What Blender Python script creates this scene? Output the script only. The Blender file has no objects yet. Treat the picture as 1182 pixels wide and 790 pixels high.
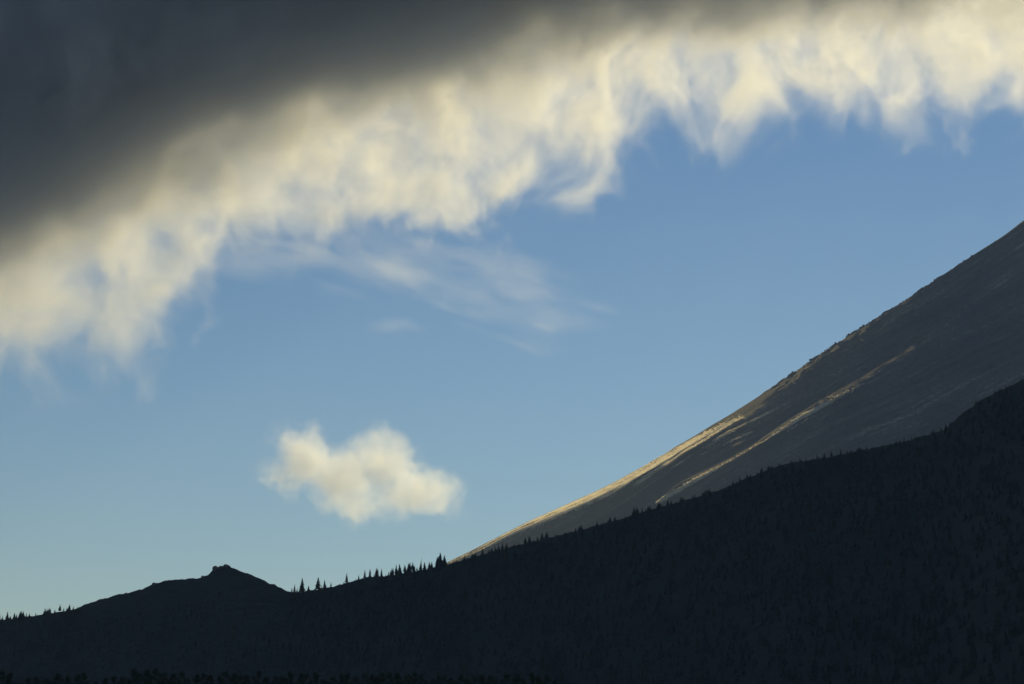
import bpy, math
import numpy as np
from mathutils import Vector
R = math.radians
scene = bpy.context.scene
COL = scene.collection

# ---------------------------------------------------------------- camera
FPX = 1970.0                    # focal length in pixels of the 1182 wide frame
PITCH = R(15.0)
CAM_Z = 12.0
cam_d = bpy.data.cameras.new('camera')
cam = bpy.data.objects.new('camera', cam_d); COL.objects.link(cam)
cam_d.sensor_width = 36.0
cam_d.lens = 36.0 * FPX / 1182.0
cam_d.clip_start = 0.5
cam_d.clip_end = 90000.0
cam.location = (0, 0, CAM_Z)
cam.rotation_euler = (R(90) + PITCH, 0, 0)
scene.camera = cam

# ---------------------------------------------------------------- sky, sun, exposure
SUN_AZ, SUN_EL = R(20.0), R(30.0)      # azimuth clockwise from the view direction (+y)
SUN_DIR = Vector((math.sin(SUN_AZ) * math.cos(SUN_EL), math.cos(SUN_AZ) * math.cos(SUN_EL), math.sin(SUN_EL)))
world = bpy.data.worlds.new('World'); scene.world = world
world.use_nodes = True
nt = world.node_tree; nt.nodes.clear()
w_out = nt.nodes.new('ShaderNodeOutputWorld'); w_bg = nt.nodes.new('ShaderNodeBackground')
w_sky = nt.nodes.new('ShaderNodeTexSky')
w_sky.sky_type = 'NISHITA'; w_sky.sun_disc = False
w_sky.sun_elevation = SUN_EL; w_sky.sun_rotation = SUN_AZ
w_sky.altitude = 2200.0; w_sky.air_density = 2.1; w_sky.dust_density = 0.1; w_sky.ozone_density = 6.8
w_bg.inputs['Strength'].default_value = 0.051
nt.links.new(w_sky.outputs[0], w_bg.inputs[0]); nt.links.new(w_bg.outputs[0], w_out.inputs[0])

sun_d = bpy.data.lights.new('sun', 'SUN'); sun = bpy.data.objects.new('sun', sun_d); COL.objects.link(sun)
sun_d.energy = 5.0; sun_d.angle = R(0.5); sun_d.color = (1.0, 0.77, 0.37)
sun.rotation_euler = SUN_DIR.to_track_quat('Z', 'Y').to_euler()

scene.view_settings.view_transform = 'Standard'
scene.view_settings.look = 'None'
scene.view_settings.gamma = 1.0
scene.view_settings.exposure = 0.37
scene.view_settings.use_curve_mapping = False
scene.render.engine = 'CYCLES'
cy = scene.cycles
cy.use_denoising = True
cy.max_bounces = 6; cy.volume_bounces = 3; cy.diffuse_bounces = 2; cy.transparent_max_bounces = 8
cy.volume_step_rate = 1.0; cy.volume_max_steps = 256

# ---------------------------------------------------------------- helpers
def at(px, py, Y):
    """Point at depth Y seen at pixel (px, py) of the 1182x790 photograph."""
    u = (px - 591.0) / FPX; v = (395.0 - py) / FPX
    c, s = math.cos(PITCH), math.sin(PITCH)
    dy = c - v * s; dz = s + v * c
    t = Y / dy
    return Vector((u * t, Y, CAM_Z + dz * t))

def tag(o, kind=None, label=None, cat=None, group=None):
    for k, v in (('kind', kind), ('label', label), ('category', cat), ('group', group)):
        if v: o[k] = v
    return o

class NG:
    """tiny helper for building shader math"""
    def __init__(self, tree): self.t = tree
    def n(self, typ, **kw):
        nd = self.t.nodes.new(typ)
        for k, v in kw.items(): setattr(nd, k, v)
        return nd
    def put(self, sock, v):
        if hasattr(v, 'links') or isinstance(v, bpy.types.NodeSocket): self.t.links.new(v, sock)
        else: sock.default_value = v
    def m(self, op, a, b=None, c=None, clamp=False):
        nd = self.n('ShaderNodeMath', operation=op, use_clamp=clamp)
        self.put(nd.inputs[0], a)
        if b is not None: self.put(nd.inputs[1], b)
        if c is not None: self.put(nd.inputs[2], c)
        return nd.outputs[0]
    def vm(self, op, a, b=None, s=None):
        nd = self.n('ShaderNodeVectorMath', operation=op)
        self.put(nd.inputs[0], a)
        if b is not None: self.put(nd.inputs[1], b)
        if s is not None: self.put(nd.inputs['Scale'], s)
        return nd.outputs[0]
    def noise(self, vec, scale, detail=4, rough=0.5, dist=0.0, out='Fac'):
        nd = self.n('ShaderNodeTexNoise')
        self.put(nd.inputs['Vector'], vec)
        nd.inputs['Scale'].default_value = scale; nd.inputs['Detail'].default_value = detail
        nd.inputs['Roughness'].default_value = rough; nd.inputs['Distortion'].default_value = dist
        return nd.outputs[out]
    def ss(self, v, lo, hi, a=0.0, b=1.0):
        nd = self.n('ShaderNodeMapRange', interpolation_type='SMOOTHSTEP')
        self.put(nd.inputs[0], v)
        nd.inputs[1].default_value = lo; nd.inputs[2].default_value = hi
        nd.inputs[3].default_value = a; nd.inputs[4].default_value = b
        return nd.outputs[0]

def box_mesh(name, lo, hi, mat):
    import itertools
    v = [(x, y, z) for z in (lo[2], hi[2]) for y in (lo[1], hi[1]) for x in (lo[0], hi[0])]
    f = [(0, 2, 3, 1), (4, 5, 7, 6), (0, 1, 5, 4), (2, 6, 7, 3), (0, 4, 6, 2), (1, 3, 7, 5)]
    me = bpy.data.meshes.new(name); me.from_pydata(v, [], f); me.materials.append(mat)
    o = bpy.data.objects.new(name, me); COL.objects.link(o)
    return o

def volume_material(name, color, aniso):
    mat = bpy.data.materials.new(name); mat.use_nodes = True
    t = mat.node_tree; t.nodes.clear()
    out = t.nodes.new('ShaderNodeOutputMaterial')
    pv = t.nodes.new('ShaderNodeVolumePrincipled')
    pv.inputs['Color'].default_value = (*color, 1); pv.inputs['Anisotropy'].default_value = aniso
    t.links.new(pv.outputs[0], out.inputs['Volume'])
    return mat, NG(t), pv

# ---------------------------------------------------------------- numpy noise
def _hash(ix, iy, seed):
    h = (ix.astype(np.int64) * 374761393 + iy.astype(np.int64) * 668265263 + seed * 1442695041) & 0xffffffff
    h = ((h ^ (h >> 13)) * 1274126177) & 0xffffffff
    h = h ^ (h >> 16)
    return (h & 0xffff) / 32767.5 - 1.0

def vnoise(x, y, seed=0):
    ix = np.floor(x); iy = np.floor(y); fx = x - ix; fy = y - iy
    fx = fx * fx * fx * (fx * (fx * 6 - 15) + 10); fy = fy * fy * fy * (fy * (fy * 6 - 15) + 10)
    a = _hash(ix, iy, seed); b = _hash(ix + 1, iy, seed); c = _hash(ix, iy + 1, seed); d = _hash(ix + 1, iy + 1, seed)
    return (a * (1 - fx) + b * fx) * (1 - fy) + (c * (1 - fx) + d * fx) * fy

def fbm(x, y, seed=0, octv=4, gain=0.5, ridge=False):
    s = np.zeros(np.broadcast(x, y).shape); a = 1.0; t = 0.0
    x = x + np.zeros_like(s); y = y + np.zeros_like(s)
    for k in range(octv):
        n = vnoise(x, y, seed + k * 17)
        s += a * ((1 - 2 * np.abs(n)) if ridge else n); t += a
        a *= gain; x, y = x * 2.03 + 5.2, y * 2.03 - 3.7
    return s / t

def sstep(v, lo, hi):
    t = np.clip((v - lo) / (hi - lo), 0, 1); return t * t * (3 - 2 * t)

def project(x, y, z):
    c, s = math.cos(PITCH), math.sin(PITCH)
    dz = z - CAM_Z
    f = y * c + dz * s; up = -y * s + dz * c
    return 591 + FPX * x / f, 395 - FPX * up / f

def mesh_np(name, verts, faces, mats, parent=None, smooth=True, uv=None, link=True):
    """verts (n,3), faces (m,3) or (m,4)"""
    me = bpy.data.meshes.new(name)
    verts = np.ascontiguousarray(verts, np.float32); faces = np.ascontiguousarray(faces, np.int32)
    m, k = faces.shape
    me.vertices.add(len(verts)); me.vertices.foreach_set('co', verts.ravel())
    me.loops.add(m * k); me.loops.foreach_set('vertex_index', faces.ravel())
    me.polygons.add(m)
    me.polygons.foreach_set('loop_start', np.arange(0, m * k, k, dtype=np.int32))
    me.polygons.foreach_set('use_smooth', np.full(m, smooth))
    if uv is not None:
        l = me.uv_layers.new(name='UVMap')
        l.data.foreach_set('uv', np.ascontiguousarray(uv[faces.ravel()], np.float32).ravel())
    me.update(calc_edges=True)
    for mt in (mats if isinstance(mats, (list, tuple)) else [mats]): me.materials.append(mt)
    if not link: return me
    o = bpy.data.objects.new(name, me); COL.objects.link(o)
    if parent: o.parent = parent
    return o

def grid_faces(nu, nv):
    i = np.arange(nu - 1)[:, None] * nv + np.arange(nv - 1)[None, :]
    i = i.ravel()
    return np.stack([i, i + nv, i + nv + 1, i + 1], 1)

# ---------------------------------------------------------------- materials
def surface_material(name, rough=0.9):
    mat = bpy.data.materials.new(name); mat.use_nodes = True
    t = mat.node_tree; b = t.nodes['Principled BSDF']
    b.inputs['Roughness'].default_value = rough
    b.inputs['Specular IOR Level'].default_value = 0.15
    return mat, NG(t), b

def ramp(g, fac, stops):
    nd = g.n('ShaderNodeValToRGB'); cr = nd.color_ramp
    cr.elements[0].position, cr.elements[0].color = stops[0][0], (*stops[0][1], 1)
    cr.elements[1].position, cr.elements[1].color = stops[-1][0], (*stops[-1][1], 1)
    for p, c in stops[1:-1]:
        e = cr.elements.new(p); e.color = (*c, 1)
    g.put(nd.inputs[0], fac)
    return nd.outputs[0]

def mountain_material():
    mat, g, b = surface_material('mountain_scree', 0.85)
    uv = g.n('ShaderNodeUVMap', uv_map='UVMap').outputs[0]
    co = g.n('ShaderNodeTexCoord').outputs['Object']
    streak = g.noise(g.vm('MULTIPLY', uv, (0.035, 0.0022, 0.0)), 1.0, 5, 0.6)
    mott = g.noise(g.vm('SCALE', co, s=0.006), 1.0, 6, 0.62)
    fine = g.noise(g.vm('SCALE', co, s=0.09), 1.0, 4, 0.65)
    v = g.m('ADD', g.m('MULTIPLY', streak, 0.55), g.m('MULTIPLY', mott, 0.45))
    v = g.m('ADD', v, g.m('MULTIPLY', g.m('SUBTRACT', fine, 0.5), 0.5))
    c = ramp(g, v, [(0.30, (0.105, 0.104, 0.10)), (0.46, (0.135, 0.13, 0.12)), (0.58, (0.17, 0.163, 0.145)), (0.68, (0.34, 0.31, 0.24))])
    g.put(b.inputs['Base Color'], c)
    bp = g.n('ShaderNodeBump'); bp.inputs['Strength'].default_value = 0.9; bp.inputs['Distance'].default_value = 5.0
    g.put(bp.inputs['Height'], g.noise(g.vm('SCALE', co, s=0.12), 1.0, 5, 0.7))
    g.put(b.inputs['Normal'], bp.outputs[0])
    if hasattr(mat.cycles, "use_bump_map_correction"): mat.cycles.use_bump_map_correction = False
    return mat

def forest_floor_material():
    mat, g, b = surface_material('forest_floor')
    co = g.n('ShaderNodeTexCoord').outputs['Object']
    v = g.noise(g.vm('SCALE', co, s=0.01), 1.0, 6, 0.6)
    g.put(b.inputs['Base Color'], ramp(g, v, [(0.35, (0.016, 0.018, 0.015)), (0.6, (0.024, 0.025, 0.020))]))
    return mat

def rock_material():
    mat, g, b = surface_material('dark_rock', 0.85)
    co = g.n('ShaderNodeTexCoord').outputs['Object']
    v = g.noise(g.vm('SCALE', co, s=0.35), 1.0, 5, 0.65)
    g.put(b.inputs['Base Color'], ramp(g, v, [(0.35, (0.05, 0.05, 0.047)), (0.62, (0.11, 0.105, 0.09))]))
    bp = g.n('ShaderNodeBump'); bp.inputs['Strength'].default_value = 0.6; bp.inputs['Distance'].default_value = 0.6
    g.put(bp.inputs['Height'], v); g.put(b.inputs['Normal'], bp.outputs[0])
    return mat

def foliage_material(name, c0, c1):
    mat, g, b = surface_material(name, 0.8)
    co = g.n('ShaderNodeTexCoord').outputs['Object']
    v = g.noise(co, 0.7, 3, 0.6)
    g.put(b.inputs['Base Color'], ramp(g, v, [(0.35, c0), (0.65, c1)]))
    return mat

M_MOUNT = mountain_material(); M_FLOOR = forest_floor_material(); M_ROCK = rock_material()
M_NEEDLE = foliage_material('conifer_needles', (0.020, 0.028, 0.018), (0.036, 0.044, 0.028))
M_LEAF = foliage_material('broad_leaves', (0.014, 0.022, 0.010), (0.030, 0.040, 0.018))
M_BARK = foliage_material('bark', (0.035, 0.028, 0.022), (0.06, 0.05, 0.04))

# ---------------------------------------------------------------- the bare mountain
YM = 4740.0                    # depth of the mountain's crest line
sil = [(200, 762), (300, 735), (400, 700), (460, 674), (520, 646), (560, 626), (600, 605), (650, 583), (700, 560), (740, 538), (780, 514), (820, 490), (860, 466), (900, 438), (930, 417), (960, 397),
       (1000, 372), (1045, 344), (1062, 332), (1110, 301), (1161, 268), (1182, 250), (1260, 200), (1330, 160), (1400, 125), (1480, 98), (1600, 85), (1800, 110), (2300, 260)]
def slope_profile(w):
    """fall of the ground towards the camera (w > 0) and away from it, w in metres from the crest"""
    wk = np.concatenate([np.arange(-2000, 0, 20.0), np.arange(0, 600, 5.0), np.arange(600, 2601, 50.0)])
    b = np.interp(wk, [-2000, -400, -120, 0, 20, 150, 285, 330, 400, 600, 1200, 2600], [-.62, -.5, -.25, .13, .20, .24, .29, .42, .44, .44, .46, .5])
    g = np.concatenate([[0], np.cumsum((b[1:] + b[:-1]) / 2 * np.diff(wk))])
    g -= np.interp(0, wk, g)
    lo, hi = wk[0], wk[-1]
    return np.interp(w, wk, g) + np.where(w < lo, (w - lo) * -.62, 0) + np.where(w > hi, (w - hi) * .5, 0)
def mountain():
    sp = np.array(sil, float)
    xs = np.concatenate([np.arange(-1600, -400, 20), np.arange(-400, 1750, 3.0), np.arange(1750, 4600, 25)])
    ws = np.concatenate([np.arange(-1900, -150, 50), np.arange(-150, 1250, 3.6), np.arange(1250, 2700, 30)])
    P = [at(px, py, YM) for px, py in sil]
    h0 = np.interp(xs, [p.x for p in P], [p.z for p in P])
    def smooth(a, k):
        ker = np.hanning(2 * k + 1); ker /= ker.sum()
        return np.convolve(np.pad(a, k, 'edge'), ker, 'valid')
    h0 = smooth(h0, 22)
    X, W = np.meshgrid(xs, ws, indexing='ij')
    sc = np.interp(xs, [-400, 22, 262, 455, 560, 700, 900, 1200], [.25, .34, .5, .88, .95, .7, .32, .1])[:, None]
    G = sc * slope_profile(W / sc)
    # the lower fold of the slope, whose top lies flatter and catches the sun
    wl = np.arange(40, 1500, 6.0)
    w2 = []
    for xx, hh, s_ in zip(xs, h0, sc[:, 0]):
        qx, qy = project(xx, YM - wl, hh - s_ * slope_profile(wl / s_))
        d_ = qy - np.interp(qx, sp[:, 0], sp[:, 1]) - np.interp(qx, [757, 800, 850, 930, 1045], [54, 55, 59, 63, 67])
        w2.append(np.interp(0, np.maximum.accumulate(d_), wl))
    w2 = np.array(w2)
    w2 = smooth(w2, 20)[:, None]
    G = G - (0.40 + 0.12 * fbm(X / 110, X * 0 + 0.5, 63, 3)) * 52 * np.tanh((W - w2) / 52) * sstep(X, 250, 420) * (1 - sstep(X, 1150, 1500))
    q = W + 0.02 * X + 14 * fbm(X / 600, W / 300, 5, 2)
    amp = sstep(X, -900, -100)
    rib = (3.0 * fbm(q / 85, X / 1500, 11, 2, 0.42, True) + 0.8 * vnoise(q / 34, X / 500, 15)) + 0.35 * fbm(q / 19, X / 300, 21, 3, 0.6)
    rib = rib * amp
    rough = 0.32 * fbm(X / 13, W / 11, 31, 4, 0.62) + 1.5 * fbm(X / 120, W / 90, 37, 2, 0.5)
    knob = 5.0 * sstep(fbm(X / 24, W / 22, 43, 3, 0.6), 0.15, 0.6) * sstep(X, 650, 800) * (1 - sstep(X, 1200, 1350))
    cor = np.zeros_like(xs)
    def height(cor):
        Z = (h0 + cor)[:, None] - G + rib + rough + knob
        return np.where(Z > 120, Z, 120 * np.exp((np.clip(Z, -2000, 120) - 120) / 120) )
    for it in range(3):
        Z = height(cor)
        px, py = project(X, YM - W, Z)
        b = ((px - 200) / 8).astype(int); ok = (b >= 0) & (b < 160)
        top = np.full(160, 1e9); np.minimum.at(top, b[ok], py[ok])
        c = 204 + 8.0 * np.arange(160)
        tgt = np.interp(c, sp[:, 0], sp[:, 1]); tgt = smooth(tgt, 4)
        err = np.where(top < 1e8, top - tgt, 0)
        xc = (c - 591) / FPX * YM / math.cos(PITCH) * 1.0
        dc = smooth(np.interp(xs, xc, smooth(err, 3)) * (YM / FPX), 25)
        cor += dc
    print('mountain silhouette error px', np.abs(err[40:122]).max().round(1))
    Z = height(cor) - 9 * (1 - sstep(W, -1900, -1700)) - 9 * sstep(W, 2500, 2680)
    V = np.stack([X, YM - W, Z], -1)
    uv = np.stack([q, X], -1).reshape(-1, 2)
    o = mesh_np('mountain', V.reshape(-1, 3), grid_faces(len(xs), len(ws))[:, ::-1], M_MOUNT, uv=uv)
    return tag(o, 'structure'), V
mount, MV = mountain()

# dry grass and brush on the mountain, standing in strips down the slope
def dry_grass():
    mat = bpy.data.materials.new('dry_grass'); mat.use_nodes = True
    t = mat.node_tree; t.nodes.clear(); g = NG(t)
    out = g.n('ShaderNodeOutputMaterial'); a = g.n('ShaderNodeBsdfDiffuse'); b = g.n('ShaderNodeBsdfTranslucent'); mx = g.n('ShaderNodeMixShader')
    co = g.n('ShaderNodeTexCoord').outputs['Object']
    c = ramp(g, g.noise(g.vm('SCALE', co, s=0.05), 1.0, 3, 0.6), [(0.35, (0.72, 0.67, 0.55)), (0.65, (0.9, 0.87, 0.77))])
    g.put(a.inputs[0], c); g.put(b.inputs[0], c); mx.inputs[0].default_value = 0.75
    g.put(mx.inputs[1], a.outputs[0]); g.put(mx.inputs[2], b.outputs[0]); g.put(out.inputs['Surface'], mx.outputs[0])
    r = np.random.default_rng(3)
    mpx, mpy = project(MV[:, :, 0], MV[:, :, 1], MV[:, :, 2])
    
    # strips: (px, offset below the skyline, half width, density) along each strip
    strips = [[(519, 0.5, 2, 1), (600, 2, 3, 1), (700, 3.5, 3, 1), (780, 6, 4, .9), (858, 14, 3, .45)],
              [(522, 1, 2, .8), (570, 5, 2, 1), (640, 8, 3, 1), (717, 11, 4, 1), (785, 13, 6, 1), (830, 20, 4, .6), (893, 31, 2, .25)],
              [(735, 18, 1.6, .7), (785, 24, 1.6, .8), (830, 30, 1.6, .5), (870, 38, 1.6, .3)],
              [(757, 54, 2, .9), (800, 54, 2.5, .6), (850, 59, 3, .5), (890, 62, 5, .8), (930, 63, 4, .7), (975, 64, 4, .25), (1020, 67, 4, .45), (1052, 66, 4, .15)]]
    ni, nj = MV.shape[:2]
    kx, ky = [a for a, b in sil], [b for a, b in sil]
    xs = MV[:, 0, 0]; i0, i1 = np.searchsorted(xs, [-350, 1500])
    j0 = np.searchsorted(-MV[0, :, 1], -YM - 20)
    C = []
    for st in strips:
        k = np.array(st, float)
        for n in range(int(42000 * (k[-1, 0] - k[0, 0]) / 340)):
            i = int(r.integers(i0, i1))
            o = np.interp(mpx[i, j0:], k[:, 0], k[:, 1]); hw = np.interp(mpx[i, j0:], k[:, 0], k[:, 2])
            d_ = np.maximum.accumulate(mpy[i, j0:] - np.interp(mpx[i, j0:], kx, ky) - o)
            want = r.normal() * 0.6
            j = j0 + int(np.searchsorted(d_, want * hw[0]))
            if j >= nj - 2 or not (k[0, 0] < mpx[i, j] < k[-1, 0]): continue
            de = np.interp(mpx[i, j], k[:, 0], k[:, 3])
            C.append((i, j, de))
    C = np.array(C); i = C[:, 0].astype(int); j = C[:, 1].astype(int)
    p = MV[i, j]; p2 = MV[i + 1, j + 1]
    p = p + (p2 - p) * r.random((len(p), 1))
    lines = fbm(p[:, 1] / 42 + 0.02 * p[:, 0] / 42, p[:, 0] / 420, 95, 2, 0.6)
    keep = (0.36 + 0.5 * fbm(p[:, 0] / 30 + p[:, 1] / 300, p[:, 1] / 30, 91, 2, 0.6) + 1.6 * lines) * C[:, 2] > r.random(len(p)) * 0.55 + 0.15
    p = p[keep]
    V = []; F = []
    n = len(p)
    for q in range(3):
        a_ = r.normal(size=n) * 0.5; w = 0.4 + 0.8 * r.random(n); h = 0.8 + 1.5 * r.random(n) ** 1.5
        dx, dy = np.cos(a_) * w, np.sin(a_) * w; lx, ly = r.normal(size=n) * 0.3, r.normal(size=n) * 0.3
        b0 = np.stack([p[:, 0] - dx * .6, p[:, 1] - dy * .6, p[:, 2] - .5], 1); b1 = np.stack([p[:, 0] + dx * .6, p[:, 1] + dy * .6, p[:, 2] - .5], 1)
        t1 = np.stack([p[:, 0] + dx + lx, p[:, 1] + dy + ly, p[:, 2] + h], 1); t0 = np.stack([p[:, 0] - dx + lx, p[:, 1] - dy + ly, p[:, 2] + h * .8], 1)
        V.append(np.stack([b0, b1, t1, t0], 1).reshape(-1, 3))
    V = np.concatenate(V); F = np.arange(len(V)).reshape(-1, 4)
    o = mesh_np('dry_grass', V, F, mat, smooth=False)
    print('tufts', n)
    return tag(o, 'stuff')
dry_grass()

# ---------------------------------------------------------------- wooded ridge and rocky hill in front
ridge_px = [(-1100, 850), (-600, 800), (-300, 760), (-120, 738), (0, 716), (40, 711), (85, 704), (100, 697), (130, 688), (165, 680), (178, 673), (200, 670), (225, 668), (240, 664), (248, 656),
            (256, 655), (262, 653), (272, 657), (300, 668), (320, 677), (334, 683), (345, 684), (365, 681), (385, 677), (400, 673), (420, 667), (445, 665), (480, 660), (515, 652),
            (560, 640), (600, 629), (650, 617), (700, 604), (740, 592), (800, 575), (830, 566), (860, 553), (885, 543), (905, 536), (960, 527), (1000, 519), (1050, 508), (1090, 496),
            (1110, 478), (1140, 458), (1182, 438), (1300, 392), (1420, 362), (1600, 350), (1850, 380), (2300, 500)]
def ridge_depth(px):
    return np.interp(px, [-1100, -300, 250, 345, 520, 850, 1182, 1420, 2300], [2550, 2500, 2450, 2350, 2300, 2150, 2000, 1950, 1850])
def crest(px):
    k = np.array(ridge_px, float)
    py = np.interp(px, k[:, 0], k[:, 1])
    return py
def wooded_ridge():
    pxs = np.concatenate([np.arange(-1100, -60, 8.0), np.arange(-60, 1260, 1.6), np.arange(1260, 2301, 8.0)])
    Yc = ridge_depth(pxs)
    c, s = math.cos(PITCH), math.sin(PITCH)
    u = (pxs - 591) / FPX; v = (395 - crest(pxs)) / FPX
    dy = c - v * s; dz = s + v * c
    Zc = CAM_Z + dz / dy * Yc; slope_u = u / dy
    t = np.concatenate([-np.linspace(1.0, 0, 260) ** 1.25, np.linspace(0, 1, 50)[1:]])    # -1 near camera ... 0 crest ... 1 behind
    T, _ = np.meshgrid(t, pxs, indexing='xy')
    near = np.interp(pxs, [-300, 345, 520, 1182], [540, 540, 560, 880])[:, None]; back = 700.0
    Y = np.where(T < 0, Yc[:, None] + T * near, Yc[:, None] + T * back)
    base = 6.0
    d = np.where(T < 0, -T, T)
    prof = np.where(T < 0, 1 - 0.97 * d ** 0.96, 1 - sstep(d, -0.5, 1.0))
    p0 = 1.0; p1 = 1 - sstep(np.array([0.0]), -0.5, 1.0)[0]
    prof = np.where(T < 0, prof / p0, prof / p1)
    X = slope_u[:, None] * Y
    Z = base + (Zc[:, None] - base) * prof
    fade = sstep(d, 0.0, 0.12) * (1 - sstep(d, 0.8, 1.0))
    Z = Z + fade * (14 * fbm(X / 330, Y / 420, 51, 3, 0.5) - 10)
    Z = Z + sstep(d, 0, 0.02) * 0.0 + 1.3 * fbm(X / 7, Y / 7, 61, 3, 0.6) * (1 - sstep(d, 0.85, 1))
    rocky = np.interp(pxs, [80, 100, 330, 345], [0, 1, 1, 0])[:, None]
    Z = Z + rocky * 2.2 * fbm(X / 16, Y / 9, 71, 4, 0.6) * (1 - sstep(d, 0.2, 0.5))
    Z = np.where(d > 0.985, -6.0, Z)
    V = np.stack([X, Y, Z], -1).reshape(-1, 3)
    o = mesh_np('hillside', V, grid_faces(len(pxs), len(t)), M_FLOOR)
    return tag(o, 'structure'), V.reshape(len(pxs), len(t), 3), pxs, t
hill, HV, HPX, HT = wooded_ridge()
I0 = int(np.argmin(np.abs(HT)))

# valley floor with the low rise that carries the nearest trees
def valley():
    xs = np.linspace(-8000, 8000, 321); ys = np.concatenate([np.linspace(-900, 1500, 121), np.linspace(1550, 6700, 40)])
    X, Y = np.meshgrid(xs, ys, indexing='ij')
    Z = ground_z(X, Y)
    V = np.stack([X, Y, Z], -1).reshape(-1, 3)
    return tag(mesh_np('ground', V, grid_faces(len(xs), len(ys)), M_FLOOR), 'structure')
def ground_z(X, Y):
    X = np.asarray(X, float); Y = np.asarray(Y, float)
    k = np.exp(-((Y - 760) / 260) ** 2)
    rise = 48 * k * (1 - sstep(X, -60, 260)) + 2.5 * fbm(X / 60, Y / 60, 81, 3) * k
    return 1.5 * fbm(X / 200, Y / 200, 85, 2) - 1.5 + rise
ground = valley()
# ---------------------------------------------------------------- conifers
def rng(s): return np.random.default_rng(s)
def tube(r0, r1, h, n=5, lean=0.0):
    a = np.arange(n) * 2 * math.pi / n
    v = []
    for k, (z, r) in enumerate(((-1.0, r0), (h * 0.5, (r0 + r1) / 2), (h, r1))):
        v += [(r * math.cos(t) + lean * z * z / max(h, 1), r * math.sin(t), z) for t in a]
    f = []
    for k in range(2):
        for i in range(n): f.append((k * n + i, k * n + (i + 1) % n, (k + 1) * n + (i + 1) % n, (k + 1) * n + i))
    return np.array(v), np.array(f)
def conifer_crown(seed, h=1.0, wid=0.20, bare=0.12, dens=1.0, gap=0.25):
    """whorls of drooping, ragged branches of narrow leaf fans; height 1"""
    r = rng(seed); V = []; F = []
    z = bare
    while z < 0.985:
        t = (z - bare) / (1 - bare)
        L = wid * (1 - t) ** 0.85 * (0.85 + 0.3 * r.random()) + 0.012
        n = max(3, int((7 if t < 0.6 else 5) * dens))
        a0 = r.random() * 6.28
        for i in range(n):
            if r.random() < gap: continue
            a = a0 + i * 6.283 / n + r.normal() * 0.25
            l = L * (0.65 + 0.5 * r.random())
            droop = 0.35 * l + 0.01
            ca, sa = math.cos(a), math.sin(a)
            wd = 0.32 * l + 0.008
            b = len(V)
            th = 0.022 * (1 - t) + 0.010
            zz = z + r.normal() * 0.006
            V += [(0, 0, zz + th), (ca * l * 0.55 - sa * wd, sa * l * 0.55 + ca * wd, zz - droop * 0.45),
                  (ca * l, sa * l, zz - droop), (ca * l * 0.55 + sa * wd, sa * l * 0.55 - ca * wd, zz - droop * 0.45), (0, 0, zz - th), (ca * l * 0.6, sa * l * 0.6, zz - droop * 0.2 + th * 0.6)]
            F += [(b, b + 1, b + 5), (b + 1, b + 2, b + 5), (b + 2, b + 3, b + 5), (b + 3, b, b + 5), (b + 4, b + 2, b + 1), (b + 4, b + 3, b + 2)]
        z += (0.034 + 0.012 * r.random()) * (1.15 - 0.5 * t)
    b = len(V); V += [(0.008, 0, 0.93), (-0.006, 0.008, 0.93), (-0.006, -0.008, 0.93), (0, 0, 1.0)]
    F += [(b, b + 1, b + 3), (b + 1, b + 2, b + 3), (b + 2, b, b + 3)]
    return np.array(V) * h, np.array(F)
PROTO = []
for k, (wid, bare, dens, gap) in enumerate([(0.26, 0.10, 1.1, 0.15), (0.32, 0.14, 1.1, 0.2), (0.22, 0.08, 1.1, 0.2), (0.29, 0.24, 1.0, 0.3), (0.18, 0.12, 1.0, 0.3), (0.37, 0.06, 1.2, 0.15)]):
    V, F = conifer_crown(100 + k, 1.0, wid, bare, dens, gap)
    cm = mesh_np('crown', V, F, M_NEEDLE, smooth=False, link=False)
    tv, tf = tube(0.018, 0.004, 0.97); tv[:5, 2] = -0.08
    tm = mesh_np('trunk', tv, tf, M_BARK, link=False)
    PROTO.append((cm, tm, V, F))
sv, sf = tube(0.016, 0.003, 1.0); sv[:5, 2] = -0.08
SNAG_T = mesh_np('trunk', sv, sf, M_BARK, link=False)
def snag_limb(z, a, l):
    ca, sa = math.cos(a), math.sin(a)
    V = [(0, 0, z - 0.006), (0, 0, z + 0.006), (ca * l, sa * l, z + 0.03), (-sa * 0.007, ca * 0.007, z)]
    return mesh_np('limb', np.array(V), np.array([(0, 1, 2), (0, 2, 3), (1, 3, 2)]), M_BARK, smooth=False, link=False)
_r = rng(7)
SNAG_L = [snag_limb(z, _r.random() * 6.28, 0.10 * (1.15 - z) + 0.03) for z in np.linspace(0.35, 0.93, 9)]

def conifer(loc, h, k, rz, label, group=None, snag=False):
    root = bpy.data.objects.new('dead_tree' if snag else 'conifer_tree', None); COL.objects.link(root)
    root.location = loc; root.scale = (h, h, h); root.rotation_euler = (0, 0, rz); root.empty_display_size = 0.2
    tag(root, None, label, 'tree', group)
    if snag: parts = [('trunk', SNAG_T)] + [('limb', l) for l in SNAG_L]
    else: parts = (('crown', PROTO[k][0]), ('trunk', PROTO[k][1]))
    for nm, me in parts:
        o = bpy.data.objects.new(nm, me); COL.objects.link(o); o.parent = root
    return root

def nth(n):
    return f"{n}{'th' if 10 <= n % 100 <= 20 else {1: 'st', 2: 'nd', 3: 'rd'}.get(n % 10, 'th')}"
FORM = ['full', 'wide', 'narrow', 'bare-stemmed', 'slim', 'bushy']
def crest_at(px):
    x = np.interp(px, HPX, HV[:, I0, 0]); y = np.interp(px, HPX, HV[:, I0, 1]); z = np.interp(px, HPX, HV[:, I0, 2])
    return x, y, z
def hill_at(px, j):
    return [np.interp(px, HPX, HV[:, j, k]) for k in range(3)]

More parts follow.
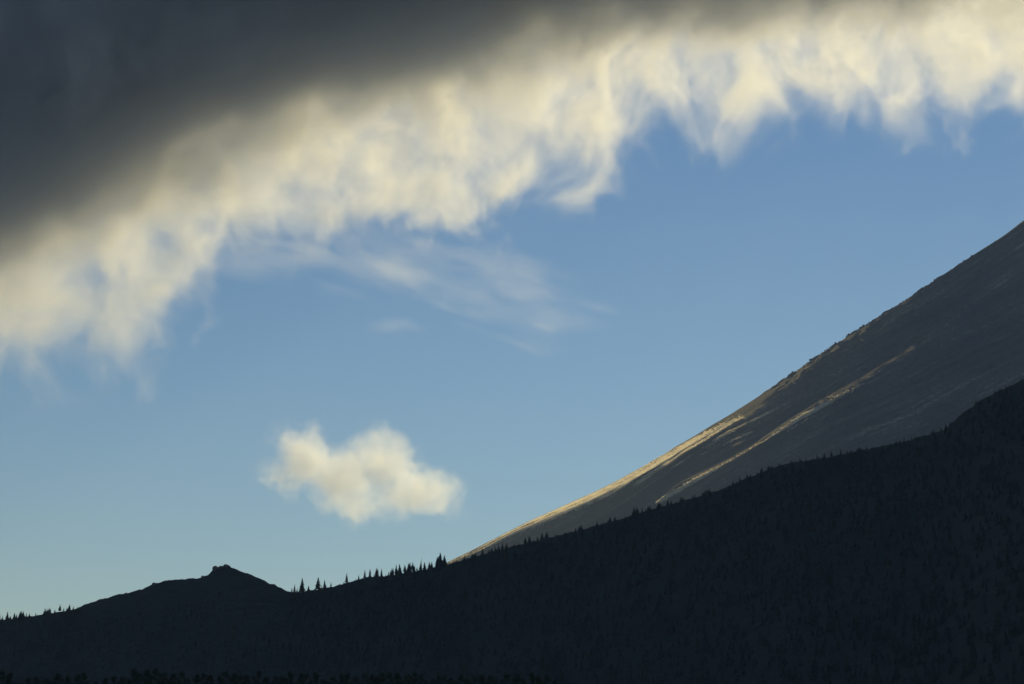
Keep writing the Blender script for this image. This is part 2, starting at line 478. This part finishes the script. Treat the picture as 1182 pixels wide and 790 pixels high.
# lone trees in the saddle and along the bare shoulder: (px, height in photo px, variant, snag, label)
lone = [(340, 9, 4, False, 'low pointed conifer at the foot of the rocky hill, leftmost tree in the saddle'),
        (348.5, 16, 0, False, 'tall full conifer in the saddle between the rocky hill and the wooded ridge'),
        (356, 5, 5, False, 'tiny bushy conifer just right of the tall saddle tree'),
        (367, 14, 1, False, 'second tallest conifer of the saddle, with a bushy wide crown'),
        (374.5, 9, 2, False, 'short conifer close on the right side of the bushy saddle tree'),
        (382, 5, 2, False, 'tiny conifer on the bare shoulder right of the saddle'),
        (400, 11, 4, False, 'slim lone conifer on the bare shoulder between saddle and wooded crest'),
        (414, 5, 2, False, 'very small conifer right of the slim lone one on the shoulder'),
        (421, 9, 4, False, 'thin conifer at the left end of the wooded crest'),
        (427, 9, 2, False, 'narrow conifer next to the thin one at the left end of the wooded crest'),
        (486.5, 15, 4, True, 'bare dead snag standing up out of the conifers on the wooded crest'),
        (508, 14.5, 5, False, 'tallest broad conifer on the crest just left of the sunlit mountain foot'),
        (513.5, 12, 0, True, 'thin dead tree against the sky where the sunlit slope begins')]
r = rng(5)
for px, hp, k, sn, lab in lone:
    x, y, z = crest_at(px)
    conifer((x, y, z - 0.6), (hp + 1.2) * y / FPX, k, r.random() * 6.28, lab, snag=sn)
rows = [  # px from, to, count, min/max height px, group, place
    (-6, 84, 52, 3.5, 8.0, 'small conifers along the left skyline', 'on the left skyline below the rocky hill'),
    (431, 519, 58, 4.5, 11.5, 'conifers along the wooded crest', 'on the crest between saddle and sunlit slope'),
    (521, 800, 92, 3, 8, 'conifers along the ridge under the sunlit slope', 'on the ridge under the sunlit slope'),
    (802, 1188, 84, 2.5, 6, 'conifers along the right ridge', 'on the ridge before the hazy slope')]
for a, b, n, h0, h1, grp, place in rows:
    spots = []
    while len(spots) < n:
        c = a + (b - a) * r.random()
        if r.random() < 0.12 + 1.1 * max(0.0, float(fbm(np.array([c / 11.0]), np.array([0.5]), 61, 2)[0]) + 0.15): spots.append(c)
    for i, px in enumerate(sorted(spots)):
        j = I0 - int(r.integers(0, 3))
        x, y, z = hill_at(px, j)
        hp = h0 * 0.8 + (h1 * 1.08 - h0 * 0.8) * r.random() ** 1.9
        k = int(r.integers(0, 6))
        size = 'tall' if hp > h0 + 0.6 * (h1 - h0) else 'small' if hp < h0 + 0.2 * (h1 - h0) else 'dark'
        conifer((x, y, z - 0.8), (hp + 1) * y / FPX, k, r.random() * 6.28, f'{size} {FORM[k]} conifer, {nth(i + 1)} from the left {place}', grp)

# the wood covering the slope: one mass of conifers
def forest():
    r = rng(77)
    Vs, Fs, off = [], [], 0
    ncol, nrow = HV.shape[:2]
    jn = np.searchsorted(HT, -0.9)
    want = 9000; got = 0
    light = []
    for k in range(6):
        V, F = conifer_crown(200 + k, 1.0, (0.28, 0.34, 0.25, 0.30, 0.22, 0.36)[k], 0.08, 0.62, 0.25)
        light.append((V, F))
    while got < want:
        i = int(r.integers(2, ncol - 3)); j = int(r.integers(jn, I0 - 7))
        px = HPX[i]
        if px > -20 and px < 1200 or r.random() < 0.8:
            rocky = 95 < px < 335
            if rocky and (I0 - j) < 50 and r.random() < 0.97: continue
            c = HV[i, j]; c2 = HV[i + 1, j + 1]; q = c + (c2 - c) * r.random()
            h = (6.5 + 6.5 * r.random() ** 1.5)
            if rocky: h *= 0.7
            V, F = light[int(r.integers(0, 6))]
            a = r.random() * 6.28; ca, sa = math.cos(a), math.sin(a)
            W = np.stack([V[:, 0] * ca - V[:, 1] * sa, V[:, 0] * sa + V[:, 1] * ca, V[:, 2]], 1) * h + q - (0, 0, 0.6)
            Vs.append(W); Fs.append(F + off); off += len(W); got += 1
    o = mesh_np('forest', np.concatenate(Vs), np.concatenate(Fs), M_NEEDLE, smooth=False)
    return tag(o, 'stuff')
forest()

# ---------------------------------------------------------------- nearest trees along the bottom edge
def leafy_tree_meshes(seed, pine):
    r = rng(seed)
    n_cl = 46; V = []; F = []
    limbV, limbF = tube(0.022, 0.006, 0.9, 6); limbV[:6, 2] = -0.06
    lv = [limbV]; lf = [limbF]; off = len(limbV)
    for c in range(n_cl):
        t = r.random()
        z = 0.34 + 0.62 * t
        rad = (0.26 * math.sin(math.pi * min(1, (t * 0.9 + 0.12))) ** 0.8 + 0.03) if not pine else 0.25 * (1 - t) ** 0.8 + 0.03
        a = r.random() * 6.28; q = rad * (0.35 + 0.65 * r.random())
        cx, cyy = q * math.cos(a), q * math.sin(a)
        s = 0.075 * (0.7 + 0.6 * r.random())
        # limb to the clump
        z0 = max(0.2, z - 0.18)
        b = np.array([(0, 0, z0 - 0.008), (0, 0.006, z0), (0, -0.006, z0 + 0.006), (cx, cyy, z)])
        lv.append(b); lf.append(np.array([(0, 1, 3, 3), (1, 2, 3, 3), (2, 0, 3, 3)])[:, :4] + off); off += 4
        for l in range(60):
            d = r.normal(size=3); d /= np.linalg.norm(d); p = np.array((cx, cyy, z)) + d * s * r.random() ** 0.4 * (1, 1, 0.8)
            e1 = r.normal(size=3); e1 /= np.linalg.norm(e1); e2 = np.cross(e1, d); e2 /= np.linalg.norm(e2) + 1e-6
            k = 0.013 * (0.7 + 0.7 * r.random())
            b0 = len(V); V += [p - e1 * k, p + e2 * k * 0.6, p + e1 * k, p - e2 * k * 0.6]; F.append((b0, b0 + 1, b0 + 2, b0 + 3))
    crown = mesh_np('crown', np.array(V), np.array(F), M_LEAF, smooth=False, link=False)
    tv = np.concatenate(lv)
    quads = lf[0]; tris = np.concatenate([x[:, :3] for x in lf[1:]])
    me = bpy.data.meshes.new('trunk'); me.from_pydata(tv.tolist(), [], quads.tolist() + tris.tolist()); me.materials.append(M_BARK); me.update()
    return crown, me
NEAR = [leafy_tree_meshes(300 + k, k % 3 == 0) for k in range(5)]
near_sil = [(0, 772), (14, 776), (36, 782), (60, 778), (95, 774), (110, 782), (165, 770), (190, 767), (215, 776), (250, 775), (262, 772), (280, 776), (293, 770), (310, 778), (345, 773), (380, 778),
            (405, 776), (430, 777), (457, 774), (500, 776), (520, 778), (560, 777), (590, 776), (624, 773), (640, 783), (655, 785), (672, 790)]
def near_trees():
    r = rng(9); ks = np.array(near_sil, float)
    px = -18.0; i = 0
    while px < 668:
        Y = 640 + 150 * r.random()
        py = np.interp(px, ks[:, 0], ks[:, 1]) + 7.0 * r.random() ** 2
        p = at(px, py, Y)
        gz = float(ground_z(p.x, Y))
        h = p.z - gz
        root = bpy.data.objects.new('broadleaf_tree', None); COL.objects.link(root)
        s = 15.0 * (0.8 + 0.3 * r.random())
        root.location = (p.x, Y, gz); root.scale = (s, s, h); root.rotation_euler = (0, 0, r.random() * 6.28)
        tag(root, None, f'black tree crown, {nth(i + 1)} from the left in the nearest row along the bottom edge', 'tree', 'nearest trees along the bottom edge')
        cm, tm = NEAR[int(r.integers(0, 5))]
        for nm, me in (('crown', cm), ('trunk', tm)):
            o = bpy.data.objects.new(nm, me); COL.objects.link(o); o.parent = root
        px += 6 + 7 * r.random(); i += 1
near_trees()

# ---------------------------------------------------------------- boulders
def boulder_mesh(seed):
    r = rng(seed)
    import bmesh
    bm = bmesh.new(); bmesh.ops.create_icosphere(bm, subdivisions=3, radius=1.0)
    cuts = [(Vector(r.normal(size=3)).normalized(), 0.55 + 0.3 * r.random()) for _ in range(9)]
    for v in bm.verts:
        for n, d in cuts:
            k = v.co.dot(n)
            if k > d: v.co -= n * (k - d)
        v.co *= 1 + 0.05 * r.normal()
        v.co.z *= 0.85
    me = bpy.data.meshes.new('boulder'); bm.to_mesh(me); bm.free(); me.materials.append(M_ROCK)
    return me
BO = [boulder_mesh(400 + k) for k in range(5)]
def boulder(loc, s, k, label, group=None):
    o = bpy.data.objects.new('boulder', BO[k]); COL.objects.link(o)
    o.location = loc; o.scale = (s * 1.2, s, s); o.rotation_euler = (0, 0, loc[0] % 6.28)
    return tag(o, 'thing', label, 'boulder', group)
r = rng(15)
for px, s, lab in ((249, 5.0, 'dark boulder on the left shoulder of the rocky hilltop'), (255, 4.2, 'low boulder between the two rocky points of the hilltop'),
                   (262, 4.6, 'pointed boulder crowning the very top of the rocky hill'), (234, 2.8, 'small boulder a step below the rocky hilltop on its left'),
                   (210, 2.4, 'small boulder on the level crest left of the rocky hilltop'), (178, 3.0, 'boulder where the rocky hill crest turns downhill to the left'),
                   (146, 2.6, 'boulder halfway down the left crest of the rocky hill')):
    x, y, z = crest_at(px); boulder((x, y, z - s * 0.35), s, int(r.integers(0, 5)), lab)
# boulders on the skyline of the mountain
mpx, mpy = project(MV[:, :, 0], MV[:, :, 1], MV[:, :, 2])
front = slice(60, 780)
for i, px in enumerate(sorted([885 + 200 * r.random() for _ in range(26)] + [1090 + 85 * r.random() for _ in range(8)])):
    best = np.where(np.abs(mpx[front] - px) < 1.5, mpy[front], 1e9); k = np.unravel_index(np.argmin(best), best.shape)
    p = MV[front][k]; s = 2.2 + 2.2 * r.random()
    boulder((p[0], p[1], p[2] - s * 0.2), s, int(r.integers(0, 5)), f'dark boulder, {nth(i + 1)} from the left along the skyline of the upper mountain slope', 'boulders along the mountain skyline')

# ---------------------------------------------------------------- the air
def haze():
    mat, g, pv = volume_material('haze', (0.66, 0.82, 1.0), 0.1)
    pv.inputs['Density'].default_value = 3.4e-5
    o = box_mesh('haze', (-8100, -1000, -9), (8100, 6720, 2300), mat)
    return tag(o, 'stuff')
haze()
# ---------------------------------------------------------------- clouds (real volumes)
US = 800.0                                  # metres per cloud unit
CY = 10.6                                   # depth of the cloud bank's centre in those units
edge_px = [(-260, 560), (-120, 460), (0, 403), (70, 415), (120, 395), (175, 350), (215, 310), (260, 268), (320, 243), (400, 250),
           (470, 245), (540, 240), (600, 210), (700, 185), (770, 112), (850, 136), (900, 128), (960, 106), (1060, 112), (1182, 92), (1320, 85), (1500, 90)]
def cloud_bank():
    mat, g, pv = volume_material('cloud_bank', (0.86, 0.91, 0.98), 0.42)
    co = g.n('ShaderNodeTexCoord').outputs['Object']
    P = g.vm('SCALE', co, s=1 / US)
    # slow and fast warps make the torn fringe
    w1 = g.vm('SUBTRACT', g.noise(P, 1.1, 2, 0.5, out='Color'), (0.5, 0.5, 0.5))
    P1 = g.vm('ADD', P, g.vm('MULTIPLY', w1, (0.5, 0.5, 0.42)))
    sp = g.n('ShaderNodeSeparateXYZ'); g.put(sp.inputs[0], P1)
    sq = g.n('ShaderNodeSeparateXYZ'); g.put(sq.inputs[0], P)
    X, Z = sp.outputs[0], sp.outputs[2]
    def height_curve(pixels, xin):
        pts = []
        for px, py in pixels:
            p = at(px, py, CY * US); pts.append((p.x / US, p.z / US))
        x0, x1 = pts[0][0], pts[-1][0]; z0, z1 = 1.0, 6.0
        fc = g.n('ShaderNodeFloatCurve')
        cur = fc.mapping.curves[0]
        nn = [((x - x0) / (x1 - x0), (z - z0) / (z1 - z0)) for x, z in pts]
        cur.points[0].location = nn[0]; cur.points[1].location = nn[-1]
        for q in nn[1:-1]: cur.points.new(*q)
        fc.mapping.update()
        g.put(fc.inputs['Value'], g.m('DIVIDE', g.m('SUBTRACT', xin, x0), x1 - x0))
        return g.m('MULTIPLY_ADD', fc.outputs[0], z1 - z0, z0)
    e = g.m('MULTIPLY', g.m('SUBTRACT', Z, height_curve(edge_px, X)), 0.85)               # km inside the ragged edge
    e2 = g.m('MULTIPLY', g.m('SUBTRACT', Z, height_curve([(-260, 545), (0, 429), (330, 266), (600, 186), (900, 122), (1182, 84), (1500, 45)], X)), 0.9)
    e2 = g.m('ADD', e2, g.m('MULTIPLY', g.m('SUBTRACT', g.noise(P, 1.9, 5, 0.6), 0.5), 1.0))
    half = g.m('MULTIPLY_ADD', g.ss(e2, 0.1, 2.1), 1.2, 0.18)
    dy = g.m('ABSOLUTE', g.m('SUBTRACT', sq.outputs[1], CY))
    f = g.m('MINIMUM', e, g.m('MULTIPLY', g.m('SUBTRACT', half, dy), 1.0))
    Ps = g.vm('MULTIPLY', P1, (1.1, 1.0, 0.9))
    n = g.noise(Ps, 2.7, 8, 0.62, 0.5)
    f2 = g.m('ADD', f, g.m('MULTIPLY', g.m('SUBTRACT', n, 0.37), 1.2))
    n2 = g.noise(P1, 11.0, 4, 0.6, 0.6)
    f2 = g.m('ADD', f2, g.m('MULTIPLY', g.m('SUBTRACT', n2, 0.5), 0.17))
    d = g.ss(f2, 0.0, 0.58)
    d = g.m('MULTIPLY', d, g.ss(e2, 0.35, 2.1, 0.0052, 0.0082))
    d = g.m('MULTIPLY', d, g.ss(g.noise(P1, 4.5, 4, 0.6, 0.4), 0.34, 0.66, 0.82, 1.2))
    g.put(pv.inputs['Density'], d)
    mat.cycles.volume_step_rate = 0.8
    o = box_mesh('cloud_bank', (-5.6 * US, 9.0 * US, 2.15 * US), (5.6 * US, 12.2 * US, 6.3 * US), mat)
    return tag(o, 'stuff', 'large dark grey cloud bank with a cream coloured ragged lower edge', 'cloud')
cloud_bank()

def puff_cloud(name, Y, blobs, noise_scale, stretch, amount, dens, soft, label, cat, depth, tilt=0.0, bias=0.5, aniso=0.42, warp=0.0):
    """blobs: (px, py, radius x in px, radius y in px, weight)"""
    mat, g, pv = volume_material(name, (0.84, 0.90, 1.0), aniso)
    co = g.n('ShaderNodeTexCoord').outputs['Object']
    P = g.vm('SCALE', co, s=1 / US)
    k = Y / FPX / 0.97 / US
    wn = g.vm('SUBTRACT', g.noise(P, noise_scale * 0.6, 3, 0.55, out='Color'), (0.5, 0.5, 0.5))
    PW = g.vm('ADD', P, g.vm('SCALE', wn, s=warp))
    f = None; lo = [1e9] * 3; hi = [-1e9] * 3
    for px, py, rx, ry, wt in blobs:
        c = at(px, py, Y) / US
        d = g.vm('SUBTRACT', PW, tuple(c))
        ra = (rx * k, depth * (rx + ry) / 2 * k, ry * k)
        d = g.vm('DIVIDE', d, ra)
        ln = g.n('ShaderNodeVectorMath', operation='LENGTH'); g.put(ln.inputs[0], d)
        v = g.m('MULTIPLY', g.m('SUBTRACT', 1.0, ln.outputs['Value']), wt)
        if f is None: f = v
        else: f = g.m('SMOOTH_MAX', f, v, 0.12)
        for i in range(3):
            lo[i] = min(lo[i], (c[i] - ra[i] * 1.35 - warp * 0.3) * US); hi[i] = max(hi[i], (c[i] + ra[i] * 1.35 + warp * 0.3) * US)
    rot = g.n('ShaderNodeVectorRotate', rotation_type='Y_AXIS'); g.put(rot.inputs['Vector'], PW); rot.inputs['Angle'].default_value = tilt
    n = g.noise(g.vm('MULTIPLY', rot.outputs[0], stretch), noise_scale, 7, 0.58, 0.4)
    f = g.m('ADD', f, g.m('MULTIPLY', g.m('SUBTRACT', n, bias), amount))
    d = g.m('MULTIPLY', g.ss(f, 0.0, soft), dens)
    g.put(pv.inputs['Density'], d)
    o = box_mesh(name, lo, hi, mat)
    return tag(o, 'stuff', label, cat)
puff_cloud('cloud', 8240, [(352, 534, 50, 45, 1), (396, 550, 58, 40, 1), (440, 537, 48, 44, 1), (474, 566, 62, 38, 0.9), (408, 580, 46, 27, 0.8)],
           6.0, (1, 1, 1), 2.0, 0.0068, 0.85, 'small white puffy cloud alone in the blue above the saddle', 'cloud', 0.9, warp=0.14, bias=0.49)
puff_cloud('thin_cloud', 8480, [(565, 330, 125, 62, 1.1), (458, 377, 52, 16, 1.5), (330, 303, 110, 30, 1.0), (470, 305, 150, 52, 0.9), (645, 375, 90, 38, 0.8)],
           2.6, (0.5, 1, 2.2), 2.9, 0.0016, 1.5, 'thin veil of wispy cloud below the ragged cloud edge', 'cloud', 0.6, tilt=R(-18), bias=0.56, warp=0.25)
